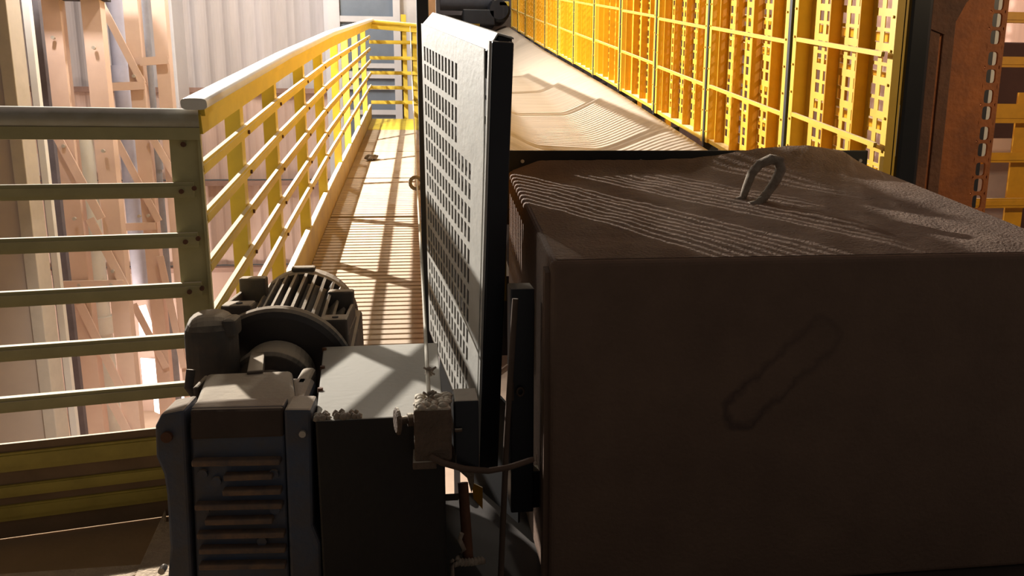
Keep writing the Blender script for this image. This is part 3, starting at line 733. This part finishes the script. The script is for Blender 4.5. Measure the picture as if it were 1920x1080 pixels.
# large dark disc
DC = onY(525, 708, 2.055)
b = MB(); b.lathe(DC, DC+AD, [(0, .18), (.004, .196), (.012, .203), (.026, .205), (.045, .198), (.05, .15)], 56)
b.build('flange_disc', mat('dark_blue_disc', (.030, .030, .036), .5, col2=(.05, .04, .034), scale=6, dust=(.40, .32, .24), dustlim=(.3, .8)), t)
# motor body with fins
MA = onY(540, 697, 2.10); u1 = V((1, 0, 0)); u2 = u1.cross(AD).normalized()
b = MB(); b.lathe(MA, MA+AD, [(0, .125), (.01, .135), (.36, .135), (.37, .12)], 40); body = b.build('motor_body', M_motor, t)
b = MB()
for k in range(36):
    a = 2*PI*(k+.5)/36; rd = u1*math.cos(a)+u2*math.sin(a); tg = AD.cross(rd)
    b.obox(MA+AD*.185+rd*.151, tg, AD, rd, .0085, .33, .046)
b.build('fins', M_motor, body)
b = MB(); b.lathe(MA+AD*.37, MA+AD*.6, [(0, .164), (.015, .168), (.06, .164), (.085, .14), (.09, .05)], 44); b.build('fan_cowl', M_motor, t)
b = MB(); b.obox(MA+AD*.365+V((0, 0, .176)), (1, 0, 0), AD, u2, .075, .03, .016); b.build('name_tab', M_motor, t, bevel=.006)
# lugs
def lug(px, sx):
    # two-ended foot: near pad, far pad, web between and outer cheek
    c = onY(*px, 2.13)
    b = MB(); b.obox(c+V((0, 0, -.04)), (1, 0, 0), (0, 1, 0), (0, 0, 1), .082, .07, .08); b.obox(c+V((.0, .20, .0)), (1, 0, 0), (0, 1, 0), (0, 0, 1), .078, .045, .08)
    b.obox(c+V((sx*.034, .1, -.035)), (1, 0, 0), (0, 1, 0), (0, 0, 1), .012, .24, .07)
    b.obox(c+V((-sx*.0, .1, -.075)), (1, 0, 0), (0, 1, 0), (0, 0, 1), .085, .25, .06)
    o = b.build('foot_lug', M_motor, t, bevel=.007)
    b = MB(); b.cyl(c+V((.005, -.01, -.002)), c+V((.005, -.01, .003)), .009, 10); b.build('bolt_hole', M_dark, o)
lug((626, 594), 1); lug((447, 568), -1)
b = MB(); b.obox(MA+AD*.2+V((.165, 0, -.05)), (1, 0, 0), AD, u2, .04, .3, .2); b.build('side_casting', M_motor, t, bevel=.012)
# terminal box, rounded and dusty, on the left
c = onY(393, 655, 1.90)
b = MB(); b.obox(c+V((0, .03, -.01)), (.94, .2, 0), (-.2, .94, 0), (0, 0, 1), .13, .17, .20); tb = b.build('terminal_box', M_motor, t, bevel=.05, seg=5)
c2_ = onY(430, 600, 1.88); b = MB(); b.obox(c2_+V((0, .02, -.02)), (1, 0, 0), (0, 1, 0), (0, 0, 1), .035, .07, .05); b.build('cable_gland', M_motor, tb, bevel=.012, seg=3)
c = onY(372, 715, 1.80); b = MB(); b.tube([c+V((-.015, 0, .03)), c+V((-.02, -.01, -.01)), c+V((.0, -.015, -.04)), c+V((.03, 0, -.05))], .011, 8); b.build('conduit_hose', M_motor, tb)
# sandy base frame under the drive
t = thing('drive_base', 'sandy dust-covered base plate under the gear unit at the lower left', 'base', (-.5, 1.6, 0))
a1, a2 = onZ(310, 952, .03), onZ(250, 1084, .03)
b = MB(); b.prism([V((a1.x, a1.y, 0)), V((a2.x, a2.y, 0)), V((a2.x-.12, a2.y-.35, 0)), V((-.02, 1.25, 0)), V((-.02, 2.02, 0)), V((a1.x+.03, 2.02, 0))], (0, 0, .03)); b.build('plate', M_sand, t, bevel=.004)
a3 = onZ(120, 1066, .03)
b = MB(); b.prism([V((a2.x+.01, a3.y+.005, 0)), V((-2.2, a3.y-.02, 0)), V((-2.2, a3.y-.4, 0)), V((a2.x-.1, a3.y-.4, 0))], (0, 0, .028)); b.build('front_beam', M_sand, t, bevel=.004)

# ================================================================== pull cord switch
SY = 1.38
t = thing('pull_cord_switch', 'small dust-caked pull cord switch box in front of the perforated guard', 'switch', (0, SY, .45))
A = onY(775, 768, SY); B = onY(848, 866, SY)
MB().box((A.x, SY, B.z), (B.x, SY+.085, A.z)).build('housing', M_switch, t, bevel=.007, seg=3)
b = MB()
for k in range(60):
    b.blob((A.x+.003+random.random()*(B.x-A.x-.006), SY+.004+random.random()*.075, A.z+.001), .006+.006*random.random(), 1, .5, sc=(1, 1, .6))
b.build('caked_dust', mat('caked_pale_dust', (.58, .51, .41), .95, var=.25, scale=60, bump=.5), t)
c = onY(744, 797, SY); b = MB(); b.lathe(c+V((-.004, .02, 0)), c+V((1, .25, 0)), [(0, .022), (.003, .027), (.007, .027), (.010, .02)], 26); b.build('flag_disc', M_switch, t)['label'] = 'round warning flag disc'
b = MB(); b.cyl(c+V((0, .02, 0)), V((A.x+.01, SY+.035, c.z)), .008, 10); b.cyl(c+V((.02, .026, .0)), c+V((.032, .028, .0)), .013, 10); b.build('shaft', M_switch, t)
p = onY(850, 740, SY+.06); q = onY(896, 862, SY+.06)
MB().box((p.x, SY+.02, q.z), (q.x, SY+.10, p.z)).build('mount_bracket', M_black, t, bevel=.003)
p = onY(853, 807, SY+.015); MB().cyl(p, p+V((.014, 0, 0)), .004, 8).build('screw', M_switch, t)
b = MB(); b.box((A.x-.004, SY-.004, B.z-.012), (B.x-.03, SY+.07, B.z+.004)); b.build('base_lug', M_switch, t, bevel=.003)
# rope
rp = [(805, 752, 1.42), (801, 690, 1.55), (797, 610, 1.85), (790, 480, 2.2), (782, 345, 3.7), (777, 235, 5.2), (772, 130, 7.2), (769, 50, 9.2)]
t = thing('pull_rope', 'pale pull rope running from the switch along the walkway edge', 'rope', onY(*rp[0]))
b = MB(); b.tube([onY(*q) for q in rp], .0042, 8); b.build('line', M_rope, t)
for x, y_, Y in ((806, 744, 1.43), (806, 697, 1.54)):
    b = MB(); c = onY(x, y_, Y)
    for k in range(7): b.blob(c+V((random.uniform(-.006, .006), random.uniform(-.006, .006), random.uniform(-.008, .008))), .0055, 1, .3)
    for s in (-1, 1): b.tube([c, c+V((s*.009, -.003, .008)), c+V((s*.013, -.004, .011))], .0025, 6); b.tube([c, c+V((s*.010, -.003, -.006))], .0025, 6)
    b.build('knot', M_lug, t)
c = onY(780, 343, 3.66); b = MB(); b.tube([c+V((.028*math.cos(a), 0, .028*math.sin(a))) for a in [2*PI*k/16 for k in range(16)]], .009, 8, up=(0, 1, 0), closed=True); b.build('eyelet', M_lug, t)
b = MB(); c = onY(806, 757, 1.42); b.blob(c, .011, 2, .3); b.build('thimble', M_switch, t)
# sagging cable
cb = [(806, 856, 1.372), (830, 868, 1.37), (870, 879, 1.385), (915, 883, 1.41), (955, 876, 1.44), (998, 862, 1.50)]
tag(MB().tube([onY(*q) for q in cb], .0065, 8).build('cable', M_cable), 'brown cable sagging from the switch box toward the hood', 'cable')

# clutter in the gap between cover and hood
tag(MB().tube([onY(966, 560, 1.62), onY(950, 820, 1.60), onY(938, 1100, 1.58)], .007, 8).build('tie_rod', M_cable), 'thin brown rod standing in the gap beside the hood', 'rod')
tag(MB().tube([onY(868, 905, 1.55), onY(878, 1052, 1.5)], .012, 10).build('spray_pipe', M_rustd), 'short rusty brown pipe standing below the switch', 'pipe')
t = thing('chain_fastener', 'dusty bolt head with hook at the bottom below the switch', 'fastener', onY(875, 1075, 1.48))
b = MB(); c = onY(875, 1052, 1.48)
for k in range(10): b.blob(c+V((-.03+.007*k, 0, random.uniform(-.004, .003))), .009, 1, .4)
b.build('nut', M_lug, t)
MB().tube([onY(x, y_, 1.47) for x, y_ in ((848, 1085), (847, 1060), (858, 1046), (870, 1030), (862, 1012), (866, 1000))], .005, 8).build('hook', M_lug, t)
t = thing('idler_mount', 'black steel mounting bracket fixed to the shaded left side of the hood', 'bracket', (.225, 1.8, .3))
b = MB(); p = onY(958, 542, 1.72); q = onY(1000, 960, 1.72); b.box((p.x, 1.72, q.z), (q.x, 1.80, p.z)); b.box((q.x-.01, 1.74, q.z), (.271, 1.78, q.z+.1)); b.build('plate', M_black, t, bevel=.003)
b = MB(); c = onY(976, 735, 1.71); b.tube([c+V((.008*math.cos(a), 0, .010*math.sin(a))) for a in [2*PI*k/12 for k in range(12)]], .0028, 6, up=(0, 1, 0), closed=True); b.box((c.x-.022, 1.706, c.z-.02), (c.x-.017, 1.72, c.z+.025)); b.build('bolt', M_cable, t)
# toe strip along the right edge of the walkway
b = MB(); pts = [(XR+.0, y, zf(y)+.02) for y in (2.2, 3.43, 5.14, 8.4)]
for a, c in zip(pts, pts[1:]): b.bar(a, c, .008, .07)
tag(b.build('toe_strip', M_rust), 'thin rusty toe strip along the right edge of the walkway', 'strip')
c = onY(697, 306, 6.8)
b = MB(); zz = zf(c.y)
for k in range(5): b.blob((c.x+random.uniform(-.05, .05), 6.8+random.uniform(-.05, .05), zf(6.8)+.025), .035, 1, .5, sc=(1, 1, .7))
tag(b.build('debris_lump', mat('grey_debris', (.2, .17, .14), .9)), 'small grey lump of debris lying on the walkway', 'debris')

# far drive at the head of the belt
t = thing('far_drive', 'dark drive machinery at the far head of the conveyor, above the perforated guard', 'machinery', (.6, 13.6, 3))
F = 13.4
def fb(x0, y0, x1, y1, m_, nm, d=.6, Y=F):
    a = onY(x0, y1, Y); c = onY(x1, y0, Y); return MB().box((a.x, Y, a.z), (c.x, Y+d, c.z)).build(nm, m_, t, bevel=.02)
fb(868, 18, 928, 46, M_black, 'gear_case')
b = MB(); c = onY(936, 18, F); b.lathe(c, c+V((0, 1, 0)), [(0, .16), (.05, .2), (.5, .2)], 24); b.build('coupling', M_black, t)
b = MB(); c = onY(900, 2, F+.4); b.cyl(c+V((-.7, 0, .05)), c+V((.5, 0, .05)), .22, 20); b.build('drum', mat('grey_blue_drum', (.13, .14, .17), .6), t)
fb(820, 30, 962, 60, mat('grey_machine', (.20, .19, .18), .7, var=.4, scale=3), 'base_frame', .5, F+.7)
fb(935, 2, 955, 12, M_yel, 'yellow_cover')
a = onY(795, 30, 9.8); c = onY(817, 30, 9.8)
tag(MB().box((a.x, 9.8, 0), (c.x, 9.95, 5)).build('brown_post', mat('brown_painted_steel', (.30, .16, .07), .7, var=.25)), 'brown post beyond the dark upright at the top of the photo', 'post')
